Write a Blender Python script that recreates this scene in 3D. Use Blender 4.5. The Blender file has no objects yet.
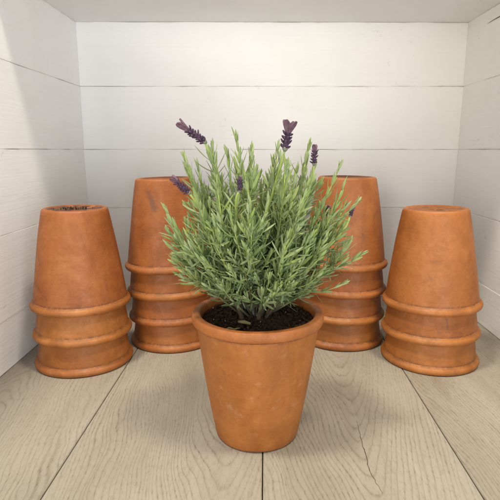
import bpy, bmesh, math, random
from mathutils import Vector, Matrix, Quaternion, noise
PI = math.pi
S = bpy.context.scene
C = S.collection
random.seed(7)

# ------------------------------------------------------------------ camera
cd = bpy.data.cameras.new('camera')
cam = bpy.data.objects.new('camera', cd); C.objects.link(cam)
cd.sensor_width = 36; cd.sensor_height = 36
cd.lens = 488.62 / 500 * 36
cd.clip_start = 0.01; cd.clip_end = 50
cam.location = (0, 0, 0.29653)
cam.rotation_euler = (math.radians(90 - 11.575), 0, math.radians(1.70))
S.camera = cam

# ------------------------------------------------------------------ light
w = bpy.data.worlds.new('World'); S.world = w; w.use_nodes = True
w.node_tree.nodes['Background'].inputs[0].default_value = (0.97, 0.985, 1.0, 1)
w.node_tree.nodes['Background'].inputs[1].default_value = 0.56
S.view_settings.view_transform = 'Standard'
S.view_settings.look = 'None'
S.view_settings.exposure = 0.0

def lamp(name, loc, target, size, power, col, sy=None):
    l = bpy.data.lights.new(name, 'AREA'); l.energy = power; l.color = col
    l.shape = 'RECTANGLE'; l.size = size; l.size_y = sy or size
    o = bpy.data.objects.new(name, l); C.objects.link(o); o.location = loc
    d = Vector(target) - Vector(loc); o.rotation_euler = d.to_track_quat('-Z', 'Y').to_euler()
    return o
lamp('window_light', (0.85, -1.6, 0.02), (-0.15, 0.9, 0.36), 1.3, 39, (0.92, 0.97, 1.0))
lamp('shop_light', (-0.95, -1.5, 0.35), (0.22, 0.9, 0.34), 1.0, 26, (1.0, 0.89, 0.73))
lamp('ceiling_spot', (0.45, 0.10, 2.0), (0.05, 0.62, 0.1), 0.22, 22, (1.0, 0.88, 0.68))
lamp('ceiling_spot', (-0.50, 0.12, 2.0), (0.0, 0.62, 0.1), 0.22, 27, (1.0, 0.92, 0.78))
S.cycles.max_bounces = 9; S.cycles.diffuse_bounces = 6; S.cycles.glossy_bounces = 2; S.cycles.transmission_bounces = 4
S.cycles.caustics_reflective = False; S.cycles.caustics_refractive = False

# ------------------------------------------------------------------ node helpers
def mat(name):
    m = bpy.data.materials.new(name); m.use_nodes = True
    nt = m.node_tree; nt.nodes.clear()
    out = nt.nodes.new('ShaderNodeOutputMaterial'); b = nt.nodes.new('ShaderNodeBsdfPrincipled')
    nt.links.new(b.outputs[0], out.inputs[0])
    return m, nt, b, out
class G:
    def __init__(s, nt): s.nt = nt
    def put(s, i, v):
        if hasattr(v, 'is_output'): s.nt.links.new(v, i)
        elif isinstance(v, (tuple, list)):
            v = tuple(v)
            i.default_value = v if len(v) == len(i.default_value) else v + (1,)
        else: i.default_value = v
    def n(s, t, ins=None, **kw):
        nd = s.nt.nodes.new(t)
        for k, v in kw.items(): setattr(nd, k, v)
        for k, v in (ins or {}).items(): s.put(nd.inputs[k], v)
        return nd
    def math(s, op, a, b=0.0, c=None, clamp=False):
        nd = s.n('ShaderNodeMath', {0: a, 1: b}, operation=op, use_clamp=clamp)
        if c is not None: s.put(nd.inputs[2], c)
        return nd.outputs[0]
    def vmath(s, op, a, b):
        return s.n('ShaderNodeVectorMath', {0: a, 1: b}, operation=op).outputs[0]
    def noise(s, vec, scale, detail=4, rough=.55, dist=0.0, dim='3D', w=None):
        nd = s.n('ShaderNodeTexNoise', {'Vector': vec, 'Scale': scale, 'Detail': detail, 'Roughness': rough, 'Distortion': dist}, noise_dimensions=dim)
        if w is not None: s.put(nd.inputs['W'], w)
        return nd.outputs[0]
    def ramp(s, f, stops, interp='LINEAR'):
        nd = s.n('ShaderNodeValToRGB', {0: f}); cr = nd.color_ramp; cr.interpolation = interp
        while len(cr.elements) > 1: cr.elements.remove(cr.elements[-1])
        for i, (p, c) in enumerate(stops):
            e = cr.elements[0] if i == 0 else cr.elements.new(p)
            e.position = p
            e.color = (c, c, c, 1) if isinstance(c, (int, float)) else tuple(c) + (1,)
        return nd.outputs[0]
    def mix(s, f, a, b, blend='MIX'):
        nd = s.n('ShaderNodeMix', data_type='RGBA', blend_type=blend)
        s.put(nd.inputs[0], f); s.put(nd.inputs[6], a); s.put(nd.inputs[7], b)
        return nd.outputs[2]
    def bump(s, h, strength, dist, normal=None):
        nd = s.n('ShaderNodeBump', {'Height': h, 'Strength': strength, 'Distance': dist})
        if normal is not None: s.put(nd.inputs['Normal'], normal)
        return nd.outputs[0]
    def coord(s, k='Object'): return s.n('ShaderNodeTexCoord').outputs[k]
    def map(s, v, scale=(1, 1, 1), loc=(0, 0, 0)):
        return s.n('ShaderNodeMapping', {'Vector': v, 'Scale': scale, 'Location': loc}).outputs[0]
    def attr(s, name, out='Fac'): return s.n('ShaderNodeAttribute', attribute_name=name).outputs[out]
    def rnd(s): return s.n('ShaderNodeObjectInfo').outputs['Random']

# ------------------------------------------------------------------ materials
def terracotta(name, smears=(), base_dark=0.0):
    m, nt, b, out = mat(name); g = G(nt)
    oc = g.coord(); r = g.rnd()
    off = g.n('ShaderNodeCombineXYZ', {0: g.math('MULTIPLY', r, 7.3), 1: g.math('MULTIPLY', r, 3.1), 2: g.math('MULTIPLY', r, 1.7)}).outputs[0]
    v = g.vmath('ADD', oc, off)
    big = g.noise(v, 16, 5, .6, .6)
    streak = g.noise(g.map(v, (1, 1, .25)), 34, 5, .6, .3)
    fine = g.noise(v, 260, 3, .6)
    col = g.ramp(big, [(.28, (.250, .078, .018)), (.5, (.350, .117, .030)), (.72, (.430, .158, .046))])
    col = g.mix(g.ramp(streak, [(.42, 0), (.75, .42)]), col, (.48, .205, .078))
    soft = g.ramp(g.noise(g.map(v, (1, 1, .6)), 19, 3, .5, .8), [(.48, 0), (.70, .48)])
    col = g.mix(soft, col, (.225, .078, .024))
    # hand marks and grime, each with a shape of its own
    grime = g.math('MULTIPLY', g.ramp(g.noise(v, 24, 6, .68, 1.4), [(.56, 0), (.66, 1)]), g.ramp(g.noise(v, 9, 2), [(.45, 0), (.6, .55)]))
    col = g.mix(grime, col, (.19, .075, .032))
    mot = g.noise(v, 62, 6, .72, .5)
    col = g.mix(g.ramp(mot, [(.50, 0), (.70, .34)]), col, (.22, .076, .022))
    col = g.mix(g.ramp(mot, [(.30, .24), (.46, 0)]), col, (.50, .208, .078))
    speck = g.ramp(g.noise(v, 420, 2, .5), [(.71, 0), (.76, .55)])
    col = g.mix(speck, col, (.12, .05, .025))
    chalk = g.math('MULTIPLY', g.ramp(g.noise(v, 70, 5, .7), [(.58, 0), (.76, .30)]), g.ramp(g.noise(v, 7, 2), [(.5, 0), (.62, 1)]))
    col = g.mix(chalk, col, (.62, .40, .27))
    # dirt settled in the crease above the rim
    z = g.n('ShaderNodeSeparateXYZ', {0: oc}).outputs[2]
    band = g.math('SUBTRACT', 1, g.math('MULTIPLY', g.math('ABSOLUTE', g.math('SUBTRACT', z, .1240)), 340), clamp=True)
    band = g.math('MULTIPLY', band, g.ramp(g.noise(g.map(v, (1, 1, .5)), 120, 4, .7), [(.42, .08), (.58, .85)]))
    col = g.mix(band, col, (.15, .06, .027))
    for (p, q, rad, dark) in smears:      # capsule-shaped smudges from p to q
        P, Q = Vector(p), Vector(q); d = Q - P; L2 = d.length_squared or 1e-9
        rel = g.vmath('SUBTRACT', oc, tuple(P))
        t = g.math('DIVIDE', g.n('ShaderNodeVectorMath', {0: rel, 1: tuple(d)}, operation='DOT_PRODUCT').outputs['Value'], L2, clamp=True)
        proj = g.n('ShaderNodeVectorMath', {0: tuple(d)}, operation='SCALE'); nt.links.new(t, proj.inputs['Scale'])
        dist = g.n('ShaderNodeVectorMath', {0: rel, 1: proj.outputs[0]}, operation='DISTANCE').outputs['Value']
        dist = g.math('ADD', dist, g.math('MULTIPLY', g.math('SUBTRACT', g.noise(v, 120, 4, .65), .5), rad * 2.2))
        k = g.n('ShaderNodeMapRange', {'Value': dist, 'From Min': rad, 'From Max': rad * .35, 'To Min': 0, 'To Max': dark}).outputs[0]
        col = g.mix(k, col, (.17, .075, .04))
    if base_dark:  # dark blotches in the recessed base; soil in the case of terracotta_soiled
        rr = g.n('ShaderNodeVectorMath', {0: g.vmath('MULTIPLY', oc, (1, 1, 0))}, operation='LENGTH').outputs['Value']
        base_in = g.n('ShaderNodeMapRange', {'Value': rr, 'From Min': .0385, 'From Max': .0345}).outputs[0]
        k = g.math('MULTIPLY', g.ramp(g.noise(v, 75, 5, .7), [(.40, 0), (.52, 1)]), g.n('ShaderNodeMapRange', {'Value': z, 'From Min': .0060, 'From Max': .0030}).outputs[0])
        col = g.mix(g.math('MULTIPLY', g.math('MULTIPLY', k, base_in), base_dark), col, (.035, .022, .014))
    hsv = g.n('ShaderNodeHueSaturation', {'Hue': g.math('ADD', .495, g.math('MULTIPLY', r, .010)), 'Saturation': 1.03, 'Value': g.math('ADD', .80, g.math('MULTIPLY', r, .16)), 'Color': col})
    g.put(b.inputs['Base Color'], hsv.outputs[0])
    g.put(b.inputs['Roughness'], g.ramp(mot, [(.3, .44), (.7, .66)]))
    b.inputs['Specular IOR Level'].default_value = .42
    h = g.math('ADD', g.math('MULTIPLY', fine, .9), g.math('MULTIPLY', streak, .9))
    turn = g.noise(g.map(v, (.4, .4, 9)), 26, 3, .5)        # faint turning lines
    h = g.math('ADD', h, g.math('MULTIPLY', turn, .7))
    g.put(b.inputs['Normal'], g.bump(h, .35, .0011))
    return m

def paint(name, axis):
    m, nt, b, out = mat(name); g = G(nt)
    oc = g.attr('pc', 'Vector')
    long_ = g.map(oc, (6, 190, 190))
    brush = g.noise(long_, 1, 5, .6, .3)
    grainy = g.noise(g.map(oc, (14, 420, 420)), 1, 3, .6)
    cloud = g.noise(oc, 7, 4, .6)
    col = g.ramp(cloud, [(.3, (.80, .795, .78)), (.7, (.85, .845, .835))])
    col = g.mix(g.ramp(brush, [(.5, 0), (.85, .16)]), col, (.70, .665, .605))
    # scuffs where the paint is worn
    sc = g.math('MULTIPLY', g.ramp(g.noise(g.map(oc, (30, 70, 70)), 1, 5, .7, 1.2), [(.63, 0), (.70, .5)]), g.ramp(g.noise(oc, 5, 2), [(.5, 0), (.62, 1)]))
    col = g.mix(sc, col, (.56, .53, .48))
    nail = g.n('ShaderNodeTexVoronoi', {'Vector': g.map(oc, (9, 19, 0)), 'Scale': 1}).outputs['Distance']
    col = g.mix(g.ramp(nail, [(.016, .45), (.028, 0)]), col, (.40, .36, .30))
    # dirt and bare wood showing along parts of the board edges
    e = g.attr('edge', 'Fac')
    ed = g.math('MULTIPLY', e, g.ramp(g.noise(g.map(oc, (16, 3, 3)), 1, 5, .7), [(.50, .02), (.70, .50)]))
    col = g.mix(ed, col, (.30, .24, .17))
    g.put(b.inputs['Base Color'], col)
    b.inputs['Roughness'].default_value = .52
    b.inputs['Specular IOR Level'].default_value = .3
    h = g.math('ADD', g.math('ADD', brush, g.math('MULTIPLY', grainy, .35)), g.math('MULTIPLY', g.noise(oc, 38, 3), .8))
    g.put(b.inputs['Normal'], g.bump(h, .30, .0012))
    return m

def floor_mat():
    m, nt, b, out = mat('greyed_oak'); g = G(nt)
    pc = g.attr('pc', 'Vector'); par = g.attr('par', 'Vector')
    s = g.n('ShaderNodeSeparateXYZ', {0: pc}); lx, ly, seed = s.outputs
    p = g.n('ShaderNodeSeparateXYZ', {0: par}); cx, sign, A = p.outputs
    nv = g.n('ShaderNodeCombineXYZ', {0: lx, 1: g.math('MULTIPLY', ly, .35), 2: seed}).outputs[0]
    warp = g.math('SUBTRACT', g.noise(nv, 9, 3, .5), .5)
    warp2 = g.math('SUBTRACT', g.noise(nv, 55, 4, .6), .5)
    dx = g.math('ADD', g.math('SUBTRACT', lx, cx), g.math('MULTIPLY', warp, .05))
    par_ = g.math('MULTIPLY', g.math('MULTIPLY', g.math('SUBTRACT', g.math('SQRT', g.math('ADD', g.math('MULTIPLY', dx, dx), .0005)), .0224), A), sign)
    f = g.math('ADD', g.math('SUBTRACT', ly, par_), g.math('ADD', g.math('MULTIPLY', warp, .11), g.math('MULTIPLY', warp2, .016)))
    ph = g.math('ADD', g.math('MULTIPLY', f, 37), g.math('MULTIPLY', g.noise(g.n('ShaderNodeCombineXYZ', {0: g.math('MULTIPLY', f, 13), 1: seed, 2: g.math('MULTIPLY', lx, 6)}).outputs[0], 1, 2), 2.4))
    fr = g.math('FRACT', ph)
    ring = g.ramp(fr, [(0, 1), (.06, .85), (.17, .22), (.45, 0), (.84, .05), (.95, .6), (1, 1)])
    ring = g.math('MULTIPLY', ring, g.ramp(g.noise(nv, 14, 3), [(.34, .35), (.58, 1)]))
    # open pores: short dashes along the board
    pv = g.n('ShaderNodeCombineXYZ', {0: g.math('MULTIPLY', lx, 420), 1: g.math('MULTIPLY', ly, 120), 2: seed}).outputs[0]
    pores = g.ramp(g.noise(pv, 1, 3, .6), [(.53, 0), (.66, 1)])
    fv = g.n('ShaderNodeCombineXYZ', {0: g.math('MULTIPLY', lx, 150), 1: g.math('MULTIPLY', ly, 5), 2: seed}).outputs[0]
    fibre = g.noise(fv, 1, 5, .65)
    cloud = g.noise(nv, 11, 4, .6, .5)
    col = g.ramp(cloud, [(.25, (.265, .239, .195)), (.5, (.335, .306, .255)), (.75, (.390, .360, .306))])
    col = g.mix(g.ramp(fibre, [(.35, .20), (.65, 0)]), col, (.24, .205, .15))
    lines = g.math('MULTIPLY', ring, g.math('ADD', .50, g.math('MULTIPLY', pores, .45)), clamp=True)
    col = g.mix(g.math('MULTIPLY', lines, .68), col, (.110, .084, .057))
    col = g.mix(g.math('MULTIPLY', pores, .16), col, (.165, .132, .09))
    stain = g.math('MULTIPLY', g.ramp(g.noise(nv, 6.5, 5, .65, 1.0), [(.60, 0), (.72, .45)]), 1.0)
    col = g.mix(stain, col, (.20, .155, .10))
    spot = g.ramp(g.noise(pc, 190, 2, .5), [(.765, 0), (.785, .7)])
    col = g.mix(spot, col, (.12, .09, .06))
    g.put(b.inputs['Base Color'], col)
    g.put(b.inputs['Roughness'], g.ramp(fibre, [(.3, .50), (.7, .62)]))
    b.inputs['Specular IOR Level'].default_value = .35
    h = g.math('SUBTRACT', g.math('MULTIPLY', fibre, .4), g.math('ADD', g.math('MULTIPLY', pores, .6), g.math('MULTIPLY', ring, .3)))
    g.put(b.inputs['Normal'], g.bump(h, .45, .0006))
    return m

def plain(name, col, rough=.7, spec=.3, var=None, scale=60, bump=0, bscale=200):
    m, nt, b, out = mat(name); g = G(nt); oc = g.coord()
    if var:
        g.put(b.inputs['Base Color'], g.ramp(g.noise(oc, scale, 5, .65), [(.3, col), (.7, var)]))
    else: g.put(b.inputs['Base Color'], col)
    b.inputs['Roughness'].default_value = rough; b.inputs['Specular IOR Level'].default_value = spec
    if bump: g.put(b.inputs['Normal'], g.bump(g.noise(oc, bscale, 5, .7), .8, bump))
    return m

def leaf_mat():
    m, nt, b, out = mat('lavender_leaf'); g = G(nt)
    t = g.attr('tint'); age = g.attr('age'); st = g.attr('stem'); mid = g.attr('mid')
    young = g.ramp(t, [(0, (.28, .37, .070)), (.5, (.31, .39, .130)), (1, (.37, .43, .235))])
    old = g.ramp(t, [(0, (.026, .050, .014)), (.5, (.080, .130, .044)), (1, (.195, .250, .145))])  # older leaves, deepened further to put the bush's inner shade into the colour
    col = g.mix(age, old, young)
    col = g.mix(g.math('MULTIPLY', mid, .22), col, (.36, .43, .22))
    back = g.n('ShaderNodeNewGeometry').outputs['Backfacing']
    col = g.mix(g.math('MULTIPLY', back, .35), col, (.30, .38, .20))
    stem = g.mix(age, (.060, .048, .026), (.40, .50, .13))
    col = g.mix(st, col, stem)
    oc = g.coord()
    col = g.mix(g.ramp(g.noise(oc, 900, 2), [(.5, 0), (.8, .14)]), col, (.36, .42, .28))
    g.put(b.inputs['Base Color'], col)
    b.inputs['Roughness'].default_value = .6; b.inputs['Specular IOR Level'].default_value = .28
    b.inputs['Sheen Weight'].default_value = .12
    tr = g.n('ShaderNodeBsdfTranslucent'); g.put(tr.inputs[0], g.mix(.5, col, (.30, .42, .08)))
    mx = g.n('ShaderNodeMixShader', {0: .18}); nt.links.new(b.outputs[0], mx.inputs[1]); nt.links.new(tr.outputs[0], mx.inputs[2])
    nt.links.new(mx.outputs[0], out.inputs[0])
    g.put(b.inputs['Normal'], g.bump(g.noise(oc, 1400, 2), .3, .0003))
    return m

M_pot = terracotta('terracotta', base_dark=.35)  # base recess darkened in blotches on every plain pot
M_pot_smear = terracotta('terracotta_smudged', smears=[((-.006, .0515, .042), (-.017, .0465, .016), .0062, .75), ((.006, .060, .098), (.016, .060, .100), .0035, .5)])
M_pot_soil = terracotta('terracotta_soiled', base_dark=.9)
M_pot_scraped = terracotta('terracotta_scraped', smears=[((.004, .060, .117), (.001, .060, .098), .0020, .55), ((-.010, .060, .1165), (.022, .058, .1185), .0024, .5), ((-.004, .060, .109), (.018, .058, .106), .0016, .3)])
M_wall = paint('white_painted_boards', 0)
M_gap = plain('dark_gap', (.34, .28, .21), .9)
M_floor = floor_mat()
M_fissure = plain('fissure', (.075, .055, .036), .9)
M_soil = plain('potting_soil', (.011, .007, .0042), .95, .15, var=(.072, .046, .028), scale=230, bump=.0012, bscale=420)
M_crumb = plain('soil_crumb', (.016, .010, .006), .95, .1, var=(.075, .045, .026), scale=160)
M_perlite = plain('perlite', (.42, .40, .36), .8)
M_bark = plain('bark', (.028, .019, .013), .9, .2, var=(.095, .066, .044), scale=140, bump=.001, bscale=300)
M_dry = plain('dry_leaf', (.12, .10, .045), .8, .2, var=(.24, .20, .10), scale=120)
M_leaf = leaf_mat()
M_floret = plain('dark_floret', (.026, .014, .032), .75, .25, var=(.11, .065, .105), scale=420)
M_bract = plain('mauve_bract', (.085, .045, .068), .7, .25, var=(.20, .120, .155), scale=260)
M_calyx = plain('grey_calyx', (.16, .14, .13), .75, .2, var=(.22, .25, .15), scale=300)

# ------------------------------------------------------------------ object helpers
def link_bm(name, bm, m, parent=None, smooth=True):
    me = bpy.data.meshes.new(name); bm.normal_update(); bm.to_mesh(me); bm.free()
    if smooth:
        for p in me.polygons: p.use_smooth = True
    for q in (m if isinstance(m, (list, tuple)) else [m]): me.materials.append(q)
    o = bpy.data.objects.new(name, me); C.objects.link(o)
    if parent: o.parent = parent
    return o
def tag(o, label=None, cat=None, group=None, kind=None):
    for k, v in (('label', label), ('category', cat), ('group', group), ('kind', kind)):
        if v: o[k] = v
    return o
def empty(name, loc):
    o = bpy.data.objects.new(name, None); C.objects.link(o); o.location = loc; o.empty_display_size = .02
    return o

# ------------------------------------------------------------------ setting: boards
def board(bm, o, u, v, n, L, W, T, ch, seed, bow=0.0):
    """one board: origin o, length L along u, width W along v, front face towards n, chamfered long edges"""
    pc = bm.loops.layers.float_vector.get('pc') or bm.loops.layers.float_vector.new('pc')
    ed = bm.loops.layers.float.get('edge') or bm.loops.layers.float.new('edge')
    o, u, v, n = map(Vector, (o, u, v, n))
    rows = [(0, -T, .6), (0, -ch, 1), (ch * .5, -ch * .35, 1), (ch * 1.2, 0, .6), (ch * 1.2 + .0025, 0, 0), (W - ch * 1.2 - .0025, 0, 0), (W - ch * 1.2, 0, .6), (W - ch * .5, -ch * .35, 1), (W, -ch, 1), (W, -T, .6)]
    N = 40; g = []
    for i in range(N + 1):
        x = L * i / N; rr = []
        for k, (y, z, e) in enumerate(rows):
            wob = .0005 * noise.noise(Vector((x * 22, seed * 3.7, 1.0 if k > 4 else 8.0)))
            up = bow * noise.noise(Vector((x * 3, seed * 9.1, y * 4)))
            rr.append((bm.verts.new(o + u * x + v * (y + wob) + n * (z + up)), (x, y, seed), e))
        g.append(rr)
    for i in range(N):
        for k in range(len(rows) - 1):
            q = [g[i][k], g[i + 1][k], g[i + 1][k + 1], g[i][k + 1]]
            f = bm.faces.new([a[0] for a in q])
            for l, a in zip(f.loops, q): l[pc] = (a[1][0] + seed * 2.3, a[1][1] + seed, seed); l[ed] = a[2]
            if f.normal.dot(n) < 0: pass
    for e_ in (0, N):
        f = bm.faces.new([a[0] for a in g[e_]])
        for l, a in zip(f.loops, g[e_]): l[pc] = (a[1][0], a[1][1], seed); l[ed] = .3

levels = [0.0, .0690, .1840, .2975, .4145, .5280]
BL = Vector((-.350, .958, 0)); BR = Vector((.376, .983, 0))
FRONT = .30
def wall(name, a, b, nrm, s0, label):
    """a -> b along the floor, boards stacked up; nrm faces the alcove"""
    a, b = Vector(a), Vector(b); u = (b - a).normalized(); L = (b - a).length
    bm = bmesh.new(); gp = .0002
    for i in range(len(levels) - 1):
        z0, z1 = levels[i], levels[i + 1]
        top = .0 if i < 4 else .0002
        board(bm, a + Vector((0, 0, z0 + (gp / 2 if i else .0005))), u, (0, 0, 1), nrm, L, z1 - z0 - gp + top, .012, .0006, s0 + i * 1.37, .0012)
    bmesh.ops.recalc_face_normals(bm, faces=bm.faces)
    o = link_bm(name, bm, M_wall, smooth=False)
    bm = bmesh.new()
    n = Vector(nrm)
    c = [a - n * .010, b - n * .010, b - n * .022, a - n * .022]
    v0 = [bm.verts.new(q + Vector((0, 0, .001))) for q in c]; v1 = [bm.verts.new(q + Vector((0, 0, .5268))) for q in c]
    bm.faces.new(v0); bm.faces.new(v1)
    for i in range(4): bm.faces.new((v0[i], v0[(i + 1) % 4], v1[(i + 1) % 4], v1[i]))
    bmesh.ops.recalc_face_normals(bm, faces=bm.faces)
    k = link_bm('backing', bm, M_gap, o, smooth=False)
    return tag(o, label, kind='structure')
bn = (BR - BL).normalized(); bnrm = Vector((bn.y, -bn.x, 0))
wall('back_wall', BL - bn * .010, BR + bn * .010, bnrm, .3, 'white painted horizontal board wall behind the pot stacks')
wall('left_wall', (-.350, FRONT, 0), (-.350, BL.y - .0005, 0), (1, 0, 0), 11.1, 'white painted board side wall beside the leftmost stack')
wall('right_wall', (.376, FRONT, 0), (.376, BR.y - .0005, 0), (-1, 0, 0), 23.7, 'white painted board side wall beside the rightmost stack')
# dark split in the paint of the right wall's top board
bm = bmesh.new(); pts = [(.830, .5052), (.852, .5060), (.876, .5062), (.897, .5054)]
pr = None
for i, (y, z) in enumerate(pts[::-1]):
    hw = (.0002, .0005, .0007, .0004)[i]
    q = (bm.verts.new((.3748, y, z - hw)), bm.verts.new((.3748, y, z + hw)))
    if pr: bm.faces.new((pr[0], q[0], q[1], pr[1]))
    pr = q
link_bm('split', bm, M_fissure, bpy.data.objects['right_wall'], smooth=False)

# ceiling boards: run left to right, front edge out of view
bm = bmesh.new()
CF = .66
ys = [CF, .795, 1.03]
for i in range(2):
    board(bm, (-.40, ys[i], .5283), (1, 0, 0), (0, 1, 0), (0, 0, -1), .83, ys[i + 1] - ys[i] - .0008, .018, .0008, 40.3 + i, .0006)
bmesh.ops.recalc_face_normals(bm, faces=bm.faces)
tag(link_bm('ceiling', bm, M_wall, smooth=False), 'white painted board ceiling of the alcove', kind='structure')

# floor planks
bm = bmesh.new()
pcl = bm.loops.layers.float_vector.new('pc'); prl = bm.loops.layers.float_vector.new('par')
seams = [-.578, -.3855, -.1928, -.0003, .1922, .3848, .577]
pars = {1: (-.030, -1, 6), 2: (.060, 1, 7), 3: (.008, 1, 6), 4: (.14, 1, 7.5)}
for i in range(len(seams) - 1):
    a, b = seams[i] + .0005, seams[i + 1] - .0005; ch = .0009
    cxm = (a + b) / 2; pa = pars.get(i, (random.uniform(-.06, .06), random.choice((-1, 1)), 6)); sd = 3.1 * (i + 2) + 1.7
    rows = [(a, -.006), (a, -ch), (a + ch, 0), (b - ch, 0), (b, -ch), (b, -.006)]
    prev = None
    for y in (-.05, .2, .4, .8, 1.05):
        cur = [bm.verts.new((x, y, z)) for x, z in rows]
        if prev:
            for k in range(5):
                f = bm.faces.new((prev[k], prev[k + 1], cur[k + 1], cur[k]))
                for l in f.loops: l[pcl] = (l.vert.co.x - cxm, l.vert.co.y + sd, sd); l[prl] = pa
        prev = cur
bmesh.ops.recalc_face_normals(bm, faces=bm.faces)
for f in bm.faces:
    if f.normal.z < -.2: f.normal_flip()
fl = tag(link_bm('floor', bm, M_floor, smooth=False), 'pale greyed oak plank floor under the pots', kind='structure')
bm = bmesh.new()
bmesh.ops.create_grid(bm, x_segments=1, y_segments=1, size=1, matrix=Matrix.Translation((0, .50, -.0055)) @ Matrix.Diagonal((.578, .55, 1, 1)))
link_bm('seam_base', bm, M_fissure, fl, smooth=False)
# drying crack in the third plank
bm = bmesh.new(); pts = [(.1042, .500), (.1036, .480), (.1018, .4558), (.1020, .440), (.1006, .420), (.1009, .4083), (.1032, .395), (.1060, .3788)]
pr = None
fine_pts = []
for (a, b) in zip(pts, pts[1:]):
    for k in range(6):
        t = k / 6; y = a[1] + (b[1] - a[1]) * t
        fine_pts.append((a[0] + (b[0] - a[0]) * t + .0011 * noise.noise(Vector((y * 160, 3.3, 0))) + .0005 * noise.noise(Vector((y * 700, 8.3, 0))), y))
for i, (x, y) in enumerate(fine_pts):
    hw = max(.00003, (.00026 * math.sin(PI * (i + .4) / len(fine_pts)) + .00006) * (1 + 1.1 * noise.noise(Vector((y * 240, 0, 5)))))
    q = (bm.verts.new((x - hw, y, .0003)), bm.verts.new((x + hw, y, .0003)))
    if pr: bm.faces.new((pr[0], pr[1], q[1], q[0]))
    pr = q
link_bm('crack', bm, M_fissure, fl, smooth=False)

# ------------------------------------------------------------------ pots
H, RB = .1355, .0434
def arc(cx, cz, r, a0, a1, n): return [(cx + r * math.cos(math.radians(a0 + (a1 - a0) * i / n)), cz + r * math.sin(math.radians(a0 + (a1 - a0) * i / n))) for i in range(n + 1)]
OUT = [(0, .0642), (.012, .0630), (.041, .0591), (.06, .0563), (.08, .0532), (.10, .0499), (.12, .0463), (.1355, .0432)]
def out_r(d):
    for (a, ra), (b, rb) in zip(OUT, OUT[1:]):
        if d <= b: return ra + (rb - ra) * (d - a) / (b - a)
    return OUT[-1][1]
def profile(thin):
    """closed profile of a pot standing upright: outside, rim, inside"""
    sm = lambda d: (out_r(max(0, d - .009)) + 2 * out_r(d) + out_r(min(H, d + .009))) / 4
    o = [(.0085, .0105), (.0085, .0030), (.0095, .0022), (.033, .0022), (.0358, .0016), (.0380, 0), (.0410, 0), (.0428, .0009), (.0438, .0030)]
    o += [(sm(H - z), z) for z in [.008 + i * (.1238 - .008) / 16 for i in range(17)]]
    if thin: cx, rx, cz, rz, ex, oz = .0644, .0034, .1309, .0043, 1.0, .1256
    else: cx, rx, cz, rz, ex, oz = .0648, .0029, .1301, .0052, .72, .1245
    pw = lambda c: math.copysign(abs(c) ** ex, c)
    o[-1] = (o[-1][0], oz - .0012)
    rim = [o[-1], (.0640, oz - .0003), (.0645, oz + .0004)]
    rim += [(cx + rx * pw(math.cos(a)), cz + rz * pw(math.sin(a))) for a in [math.radians(-52 + 11.5 * i) for i in range(13)]]
    if thin:
        rim += [(.0630, .1353), (.0616, .1345), (.0608, .1325)]
        n = [rim[-1]] + [(sm(H - z + .0415) + .0004, z) for z in (.11, .09, .07, .05, .04)] + [(.0425, .030), (.0410, .0112), (.0365, .0105), (.0085, .0105)]
    else:
        rim += [(.0615, .1355), (.0597, .1348), (.0586, .1335), (.0580, .1310)]
        n = [rim[-1]] + [(sm(H - z) - .0054, z) for z in (.11, .085, .06, .035, .016)] + [(.0395, .0112), (.0365, .0105), (.0085, .0105)]
    return o, rim, n
def lathe(bm, prof, seg, sd, jit):
    rings = []
    for (r, z) in prof:
        ring = []
        for k in range(seg):
            a = 2 * PI * k / seg
            d = jit * noise.noise(Vector((math.cos(a) * 1.3, math.sin(a) * 1.3, z * 14 + sd)))
            d2 = jit * .8 * noise.noise(Vector((math.cos(a) * 1.5, math.sin(a) * 1.5, sd + 20)))
            ring.append(bm.verts.new(((r + d) * math.cos(a), (r + d) * math.sin(a), z + (d2 if z > .1 else 0))))
        rings.append(ring)
    for i in range(len(rings) - 1):
        for k in range(seg):
            k2 = (k + 1) % seg
            bm.faces.new((rings[i][k], rings[i][k2], rings[i + 1][k2], rings[i + 1][k]))
def pot_meshes(sd, thin):
    po, pr_, pi_ = profile(thin)
    bm = bmesh.new(); lathe(bm, po, 112, sd, .0006); lathe(bm, pi_, 112, sd, .0006)
    bmesh.ops.remove_doubles(bm, verts=bm.verts, dist=1e-6)
    rm = bmesh.new(); lathe(rm, pr_, 112, sd, .0006)
    out = []
    for nm, q in (('body', bm), ('rim', rm)):
        me = bpy.data.meshes.new(nm); q.normal_update(); q.to_mesh(me); q.free()
        for p in me.polygons: p.use_smooth = True
        out.append(me)
    return out
POTM = [pot_meshes(s, True) for s in (0, 5.3, 9.9, 14.2)] + [pot_meshes(5.3, False)]
variants = {}
def pot_mesh(v, m):
    key = (v, m.name)
    if key not in variants:
        pair = [q.copy() for q in POTM[v]]
        for q in pair: q.materials.append(m)
        variants[key] = pair
    return variants[key]
def make_pot(loc, label, group=None, inverted=False, v=0, m=None, turn=0.0, tilt=(0, 0)):
    r = empty('terracotta_pot', loc); tag(r, label, 'flower pot', group)
    r.rotation_euler = (tilt[0], tilt[1], 0)
    for nm, me in zip(('body', 'rim'), pot_mesh(v, m or M_pot)):
        o = bpy.data.objects.new(nm, me); C.objects.link(o); o.parent = r
        if inverted: o.location = (0, 0, H); o.rotation_euler = (PI, 0, turn)
        else: o.rotation_euler = (0, 0, turn)
    return r
def stack(x, y, s, lean, names, where, grp, mats=None, turn0=0.0):
    for i, nm in enumerate(names):
        z = i * s
        make_pot((x + lean * z, y, z), f'{nm} upturned terracotta pot of the {where}', grp, True, (i + int(turn0 * 10)) % 4, (mats or {}).get(i),
                 turn0 + (0 if (mats or {}).get(i) else i * 2.1), (0, lean * (.8 if i else .0)))
T3 = ['bottom', 'middle', 'top']; T4 = ['bottom', 'second from bottom', 'second from top', 'top']
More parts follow.
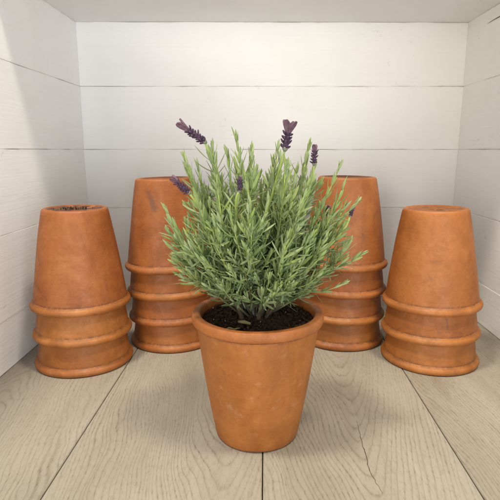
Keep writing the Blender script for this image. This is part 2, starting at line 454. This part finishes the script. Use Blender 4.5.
stack(-.2587, .6574, .0419, .002, T3, 'three-pot stack beside the left wall', 'pots stacked beside the left wall', {2: M_pot_soil}, .3)
stack(.241, .6782, .0413, -.0268, T3, 'three-pot stack beside the right wall', 'pots stacked beside the right wall', {1: M_pot_scraped}, 0)
stack(-.1444, .7421, .0399, -.0306, T4, 'taller stack at the back left', 'pots stacked at the back left', {3: M_pot_smear}, 0)
stack(.1236, .7558, .0404, .0096, T4, 'taller stack at the back right', 'pots stacked at the back right', None, 1.2)
stack(.0030, .800, .0402, .004, T3, 'stack hidden behind the lavender', 'pots stacked behind the lavender', None, .7)
PX, PY = -.0067, .48
make_pot((PX, PY, 0), 'upright terracotta pot in front holding the lavender plant', None, False, 4, None, 2.0)

# soil clinging to the top of the left stack
bm = bmesh.new(); random.seed(5)
for (cx, cy, n, sp) in ((-.004, -.004, 34, .008), (.014, .004, 16, .006), (-.020, -.006, 10, .005)):
    for _ in range(n):
        mtx = Matrix.Translation((cx + random.gauss(0, sp), cy + random.gauss(0, sp * .7), .001 + random.random() * .0012)) @ Quaternion((random.random(), random.random(), random.random(), 1)).normalized().to_matrix().to_4x4() @ Matrix.Diagonal((random.uniform(.7, 1.9), random.uniform(.4, 1.2), random.uniform(.3, .7), 1))
        bmesh.ops.create_icosphere(bm, subdivisions=1, radius=random.choice((.0005, .0007, .0009, .0014, .0019)), matrix=mtx)
cr = link_bm('soil_crumbs', bm, M_soil, smooth=False); cr.location = (-.2587, .6574, H + 2 * .0419 - .0022)
tag(cr, 'dark dry soil crumbs left on the upturned base of the left stack', 'soil', kind='stuff')

# ------------------------------------------------------------------ potting soil
random.seed(11)
bm = bmesh.new(); NR, NA = 46, 120; SZ = .1275; SR = .0576
rings = []
for i in range(NR + 1):
    r = SR * i / NR; ring = []
    for k in range(NA if i else 1):
        a = 2 * PI * k / NA; x, y = r * math.cos(a), r * math.sin(a)
        n1 = noise.fractal(Vector((x * 55, y * 55, 1.3)), .9, 2.1, 4); n2 = noise.fractal(Vector((x * 260, y * 260, 4.3)), .8, 2.1, 3)
        z = SZ + .0022 * n1 + .0017 * n2 + .004 * math.exp(-(r / .022) ** 2) - .0015 * (r / SR) ** 4
        ring.append(bm.verts.new((x, y, z)))
    rings.append(ring)
for k in range(NA): bm.faces.new((rings[0][0], rings[1][k], rings[1][(k + 1) % NA]))
for i in range(1, NR):
    for k in range(NA): bm.faces.new((rings[i][k], rings[i + 1][k], rings[i + 1][(k + 1) % NA], rings[i][(k + 1) % NA]))
for _ in range(1100):
    a = random.random() * 2 * PI; r = .0555 * math.sqrt(random.random()); s = random.choice((.0004, .0006, .0008, .001, .0013, .0018))
    mtx = Matrix.Translation((r * math.cos(a), r * math.sin(a), SZ + .0005 + .004 * math.exp(-(r / .022) ** 2) + random.random() * .0012)) @ Quaternion((random.random(), random.random(), random.random(), 1)).normalized().to_matrix().to_4x4() @ Matrix.Diagonal((random.uniform(.6, 1.9), random.uniform(.5, 1), random.uniform(.5, 1), 1))
    n0 = len(bm.verts)
    bmesh.ops.create_icosphere(bm, subdivisions=1, radius=s, matrix=mtx)
so = link_bm('potting_soil', bm, M_soil, smooth=False); so.location = (PX, PY, 0)
tag(so, 'dark crumbly potting soil filling the front terracotta pot', 'soil', kind='stuff')
bm = bmesh.new()
for _ in range(14):
    a = random.random() * 2 * PI; r = .052 * math.sqrt(random.random())
    bmesh.ops.create_icosphere(bm, subdivisions=1, radius=random.uniform(.0003, .0006), matrix=Matrix.Translation((r * math.cos(a), r * math.sin(a), SZ + .0028 + .003 * math.exp(-(r / .022) ** 2))))
link_bm('perlite', bm, M_perlite, so, smooth=False)

# ------------------------------------------------------------------ lavender
def tube(bm, pts, radii, seg=6, cap=True, attrs=None):
    rings = []
    for i, p in enumerate(pts):
        t = (pts[min(i + 1, len(pts) - 1)] - pts[max(i - 1, 0)]).normalized()
        a = t.orthogonal().normalized() if i == 0 else (rings_a - t * rings_a.dot(t)).normalized()
        rings_a = a; bb = t.cross(a)
        rings.append([bm.verts.new(p + (a * math.cos(2 * PI * k / seg) + bb * math.sin(2 * PI * k / seg)) * radii[i]) for k in range(seg)])
    fs = []
    for i in range(len(rings) - 1):
        for k in range(seg): fs.append(bm.faces.new((rings[i][k], rings[i][(k + 1) % seg], rings[i + 1][(k + 1) % seg], rings[i + 1][k])))
    if cap: fs.append(bm.faces.new(rings[-1])); fs.append(bm.faces.new(rings[0][::-1]))
    return fs
def bez(p0, p1, p2, t): return p0 * (1 - t) ** 2 + p1 * (2 * t * (1 - t)) + p2 * t * t
def layers(bm): return {k: (bm.loops.layers.float.get(k) or bm.loops.layers.float.new(k)) for k in ('tint', 'age', 'stem', 'mid')}
def setl(fs, L, tint, age, stem=0.0, mid=0.0):
    for f in fs:
        for l in f.loops: l[L['tint']] = tint; l[L['age']] = age; l[L['stem']] = stem; l[L['mid']] = mid
def leaf(bm, L, p, d, up, length, width, curl, tint, age):
    """narrow lavender leaf: p base, d direction, up = face normal, curl bends it"""
    d = d.normalized(); side = d.cross(up).normalized(); up = side.cross(d).normalized()
    prof = [(0, .34), (.18, .68), (.42, 1), (.66, .98), (.86, .66), (.965, .30), (1, .05)]
    rows = []; pos = p.copy(); prev = 0.0; ang = 0.0
    tw = random.uniform(-.35, .35)
    for t, wd in prof:
        ang = curl * t
        dd = d * math.cos(ang) + up * math.sin(ang); nn = up * math.cos(ang) - d * math.sin(ang)
        pos = pos + dd * (t - prev) * length; prev = t
        sd = side * math.cos(tw * t) + nn * math.sin(tw * t)
        h = width * wd * .5; fold = nn * h * .42
        rows.append((bm.verts.new(pos - sd * h + fold), bm.verts.new(pos), bm.verts.new(pos + sd * h + fold)))
    for a, b in zip(rows, rows[1:]):
        for k in (0, 1):
            f = bm.faces.new((a[k], a[k + 1], b[k + 1], b[k]))
            for l in f.loops:
                l[L['tint']] = tint; l[L['age']] = age; l[L['stem']] = 0; l[L['mid']] = 1.0 if l.vert in (a[1], b[1]) else 0.0
def interp(x, tab):
    for (a, va), (b, vb) in zip(tab, tab[1:]):
        if x <= b: return va + (vb - va) * max(0, min(1, (x - a) / (b - a)))
    return tab[-1][1]
def leaves_along(bm, L, p0, p1, p2, length, t0, vig, young=0.0, t_end=1.0, scale=1.0):
    t = t0; k = 0; ph = random.random() * PI
    while t < t_end - .01:
        p = bez(p0, p1, p2, t); tan = (bez(p0, p1, p2, min(1, t + .02)) - bez(p0, p1, p2, t - .02)).normalized()
        a = tan.orthogonal().normalized(); b = tan.cross(a)
        ph += PI / 2 + random.uniform(-.3, .3)
        for s in (0, PI):
            if random.random() < .05: continue
            o = a * math.cos(ph + s) + b * math.sin(ph + s)
            spread = math.radians(interp(t, [(0, 70), (.5, 60), (.85, 48), (1, 18)]) + random.uniform(-14, 14))
            d = tan * math.cos(spread) + o * math.sin(spread)
            d.z += .10; d.normalize()
            up = (tan * math.sin(spread) - o * math.cos(spread))
            ln = scale * interp(t, [(0, .013), (.45, .0200), (.8, .0205), (1, .012)]) * random.uniform(.72, 1.18) * vig
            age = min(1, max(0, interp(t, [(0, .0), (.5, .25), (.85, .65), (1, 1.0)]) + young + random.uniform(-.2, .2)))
            leaf(bm, L, p, d, up, ln, ln * random.uniform(.10, .135) + .0005, random.uniform(.05, .75), random.random(), age)
            if t < .9 and random.random() < .75:      # small leaves in the axil
                d2 = (tan * .9 + o * .5 + Vector((random.uniform(-.3, .3), random.uniform(-.3, .3), random.uniform(-.1, .3)))).normalized()
                leaf(bm, L, p + d2 * .001, d2, up, ln * random.uniform(.35, .6), ln * .085, random.uniform(0, .5), random.random(), min(1, age + .25))
        t += (.0052 + random.uniform(-.001, .0011)) / length; k += 1
    p = bez(p0, p1, p2, t_end); tan = (p - bez(p0, p1, p2, t_end - .03)).normalized(); a = tan.orthogonal().normalized(); b = tan.cross(a)
    if t_end > .95:
        for k in range(5):
            ph = 2 * PI * k / 5 + random.random(); o = a * math.cos(ph) + b * math.sin(ph); sp = math.radians(random.uniform(5, 22))
            leaf(bm, L, p, tan * math.cos(sp) + o * math.sin(sp), tan * math.sin(sp) - o * math.cos(sp), random.uniform(.009, .017) * vig, .0022, random.uniform(.0, .25), random.random(), 1)

random.seed(23)
plant = empty('lavender_plant', (PX, PY, .122))
tag(plant, 'bushy green lavender plant with purple flower heads in the front pot', 'lavender')
ENV = [(28, .062), (36, .078), (43, .110), (50, .140), (60, .168), (75, .179), (90, .179)]
def shoot(p0, tip, droop=0.0, vig=1.0, t0=.31, young=0.0):
    bm = bmesh.new(); L = layers(bm)
    v = tip - p0; h = Vector((v.x, v.y, 0)); length = v.length
    p1 = p0 + Vector((v.x * .62, v.y * .62, v.z * .42)) + Vector((random.uniform(-.008, .008), random.uniform(-.008, .008), 0))
    N = 10; pts = [bez(p0, p1, tip, i / N) for i in range(N + 1)]
    rad = [.0013 - .0008 * (i / N) for i in range(N + 1)]
    fs = tube(bm, pts, rad, 5)
    for f in fs:
        for l in f.loops:
            l[L['tint']] = .5; l[L['stem']] = 1; l[L['mid']] = 0; l[L['age']] = min(1, max(0, ((l.vert.co - p0).length / length - .2) * 1.5))
    leaves_along(bm, L, p0, p1, tip, length, t0, vig, young)
    for k in range(random.choice((3, 4, 4, 5))):           # short side branches with tufts
        t = random.uniform(.40, .84); q0 = bez(p0, p1, tip, t); tan = (bez(p0, p1, tip, t + .03) - q0).normalized()
        o = Quaternion(tan, random.random() * 2 * PI) @ tan.orthogonal().normalized()
        sl = random.uniform(.020, .038) * (1.15 - .5 * t); q2 = q0 + (tan * .72 + o * .62 + Vector((0, 0, .12))).normalized() * sl
        q1 = q0 + (tan * .3 + o * .8) * sl * .5
        fs = tube(bm, [bez(q0, q1, q2, i / 4) for i in range(5)], [.0008, .0007, .0006, .0005, .0004], 4)
        setl(fs, L, .5, .7, 1)
        leaves_along(bm, L, q0, q1, q2, sl, .18, vig * random.uniform(.62, .88), .15)
    return link_bm('shoot', bm, M_leaf, plant)
NS = 98
for i in range(NS):
    u = (i + .5) / NS
    el = math.degrees(math.asin(min(1, math.sin(math.radians(33)) + (1 - math.sin(math.radians(33))) * u ** .74)))
    az = i * 2.39996 + random.uniform(-.3, .3)
    Lh = interp(el, ENV) * random.uniform(.84, 1.05)
    if i % 4 == 3: Lh *= random.uniform(.62, .8)
    if math.sin(az) < -.3 and el < 47: el = 47 + random.random() * 8
    e = math.radians(el + random.uniform(-4, 4))
    d = Vector((math.cos(az) * math.cos(e), math.sin(az) * math.cos(e) * .85, math.sin(e)))
    Lh = min(Lh, .092 / max(.01, math.hypot(d.x, d.y)))
    b0 = Vector((math.cos(az) * .018 * random.random(), math.sin(az) * .018 * random.random(), .002 + .020 * random.random()))
    shoot(b0, Vector((d.x * .955, d.y, d.z)) * Lh + Vector((.002, 0, 0)), vig=random.uniform(.85, 1.1))
# woody base
for k in range(11):
    az = k * 2 * PI / 11 + random.uniform(-.4, .4); bm = bmesh.new()
    r0 = random.uniform(.003, .020); p = Vector((r0 * math.cos(az), r0 * math.sin(az), -.004)); pts = [p]
    for j in range(5):
        p = p + Vector((math.cos(az) * .0035 + random.uniform(-.0025, .0025), math.sin(az) * .0035 + random.uniform(-.0025, .0025), .0085)); pts.append(p)
    tube(bm, pts, [.0032, .0027, .0024, .0021, .0018, .0014], 7)
    link_bm('woody_stem', bm, M_bark, plant)

# flower heads: base, tip, half width, bracts (count, length), stalk points (all relative to the plant base)
BASE = Vector((PX, PY, .122))
def flower(tip, base, mid, root, hw, nb, bl, bw, spread, rows=6):
    hw *= .86
    tip, base, mid, root = [Vector(q) - BASE for q in (tip, base, mid, root)]
    ax = (tip - base); ln = ax.length; ax.normalize()
    body = ln * (.62 if nb else .92)
    bm = bmesh.new()
    core = [base + ax * body * t for t in (0, .1, .3, .55, .8, 1)]
    tube(bm, core, [hw * .25, hw * .42, hw * .55, hw * .55, hw * .42, hw * .15], 10)
    a = ax.orthogonal().normalized(); b = ax.cross(a)
    for r in range(rows):
        t = (r + .3) / rows
        for k in range(6):
            ph = 2 * PI * (k + .5 * (r % 2)) / 6 + random.uniform(-.2, .2); o = a * math.cos(ph) + b * math.sin(ph)
            p = base + ax * body * t + o * hw * .42; d = (ax * random.uniform(.6, 1.0) + o * random.uniform(.5, .95)).normalized()
            l = hw * random.uniform(.55, 1.25); s = d.cross(o).normalized()
            mtx = Matrix((( *(s * hw * .26), 0), (*(d * l * .5), 0), (*(d.cross(s) * hw * .2), 0), (0, 0, 0, 1))).transposed()
            bmesh.ops.create_icosphere(bm, subdivisions=2, radius=1, matrix=Matrix.Translation(p + d * l * .4) @ mtx)
    fo = link_bm('flower_head', bm, M_floret, plant)
    # calyx cup
    bm = bmesh.new()
    tube(bm, [base - ax * hw * .5, base - ax * hw * .1, base + ax * hw * .35], [.0009, hw * .5, hw * .62], 9)
    link_bm('calyx', bm, M_calyx, fo)
    for k in range(nb):
        ph = 2 * PI * k / nb + .25; o = a * math.cos(ph) + b * math.sin(ph)
        # first axis of spread lies roughly across the view
        bm = bmesh.new(); p = base + ax * body * .82 + o * hw * .2
        d = (ax + o * spread).normalized(); s = d.cross(o).normalized(); nn = s.cross(d)
        prev = None
        for t, wd in ((0, .35), (.2, .6), (.45, .9), (.7, 1), (.88, .8), (.97, .45), (1, .12)):
            c = p + d * bl * t + o * bl * .12 * t * t
            row = [bm.verts.new(c + s * bw * .5 * wd * x + nn * bw * .22 * (1 - x * x) * -1) for x in (-1, -.5, 0, .5, 1)]
            if prev:
                for q in range(4): bm.faces.new((prev[q], prev[q + 1], row[q + 1], row[q]))
            prev = row
        br = link_bm('bract', bm, M_bract, fo)
        sm = br.modifiers.new('thick', 'SOLIDIFY'); sm.thickness = .0005
    bm = bmesh.new(); L = layers(bm)
    pts = [bez(root, mid * 2 - (root + base) * .5, base, i / 10) for i in range(11)]
    fs = tube(bm, pts, [.0013 - .0003 * i / 10 for i in range(11)], 6)
    setl(fs, L, .5, .95, 1)
    n0 = (base - root).length
    leaves_along(bm, L, root, mid * 2 - (root + base) * .5, base, n0, .12, 1.0, .25, t_end=.66)
    link_bm('stalk', bm, M_leaf, fo)
flower((-.0797, .460, .3216), (-.0558, .465, .3038), (-.0473, .470, .2778), (-.0317, .475, .2341), .0050, 3, .0150, .0058, .10, 7)
flower((.0218, .440, .3203), (.0178, .440, .2973), (.0095, .450, .2651), (-.0022, .465, .2210), .0056, 4, .0130, .0064, .34, 4)
flower((.0469, .470, .3038), (.0465, .470, .2835), (.0420, .475, .2538), (.0275, .480, .2137), .0040, 2, .0075, .0040, .12, 5)
flower((-.0837, .430, .2750), (-.0673, .435, .2589), (-.0547, .445, .2333), (-.0412, .465, .1891), .0040, 2, .0090, .0042, .15, 6)
flower((-.0206, .420, .2773), (-.0215, .420, .2620), (-.0252, .430, .2400), (-.0185, .460, .1924), .0032, 2, .0045, .0030, .1, 5)
flower((.0839, .460, .2450), (.0806, .460, .2355), (.0681, .465, .2116), (.0358, .475, .1791), .0026, 2, .0040, .0028, .2, 4)
flower((.0658, .500, .2415), (.0641, .500, .2322), (.0577, .500, .2051), (.0267, .490, .1753), .0030, 2, .0040, .0030, .2, 4)

# ------------------------------------------------------------------ litter on the soil
bm = bmesh.new()
tube(bm, [Vector((-.018, -.028, .1326)), Vector((-.012, -.0300, .1330)), Vector((-.006, -.0325, .1322))], [.0012, .0021, .0012], 7)
o = link_bm('bark_chip', bm, M_dry); o.location = (PX, PY, 0)
tag(o, 'olive brown chip of bark lying on the soil below the stems', 'bark chip')
bm = bmesh.new()
tube(bm, [Vector((-.030, -.0445, .1305)), Vector((-.026, -.0425, .1314)), Vector((-.021, -.0455, .1311)), Vector((-.016, -.0425, .1316))], [.0008, .0011, .0010, .0005], 6)
o = link_bm('dry_twig', bm, M_dry); o.location = (PX, PY, 0)
tag(o, 'pale yellow curled dry twig on the soil near the front rim', 'twig')
# a fallen low rosette of leaves near the soil
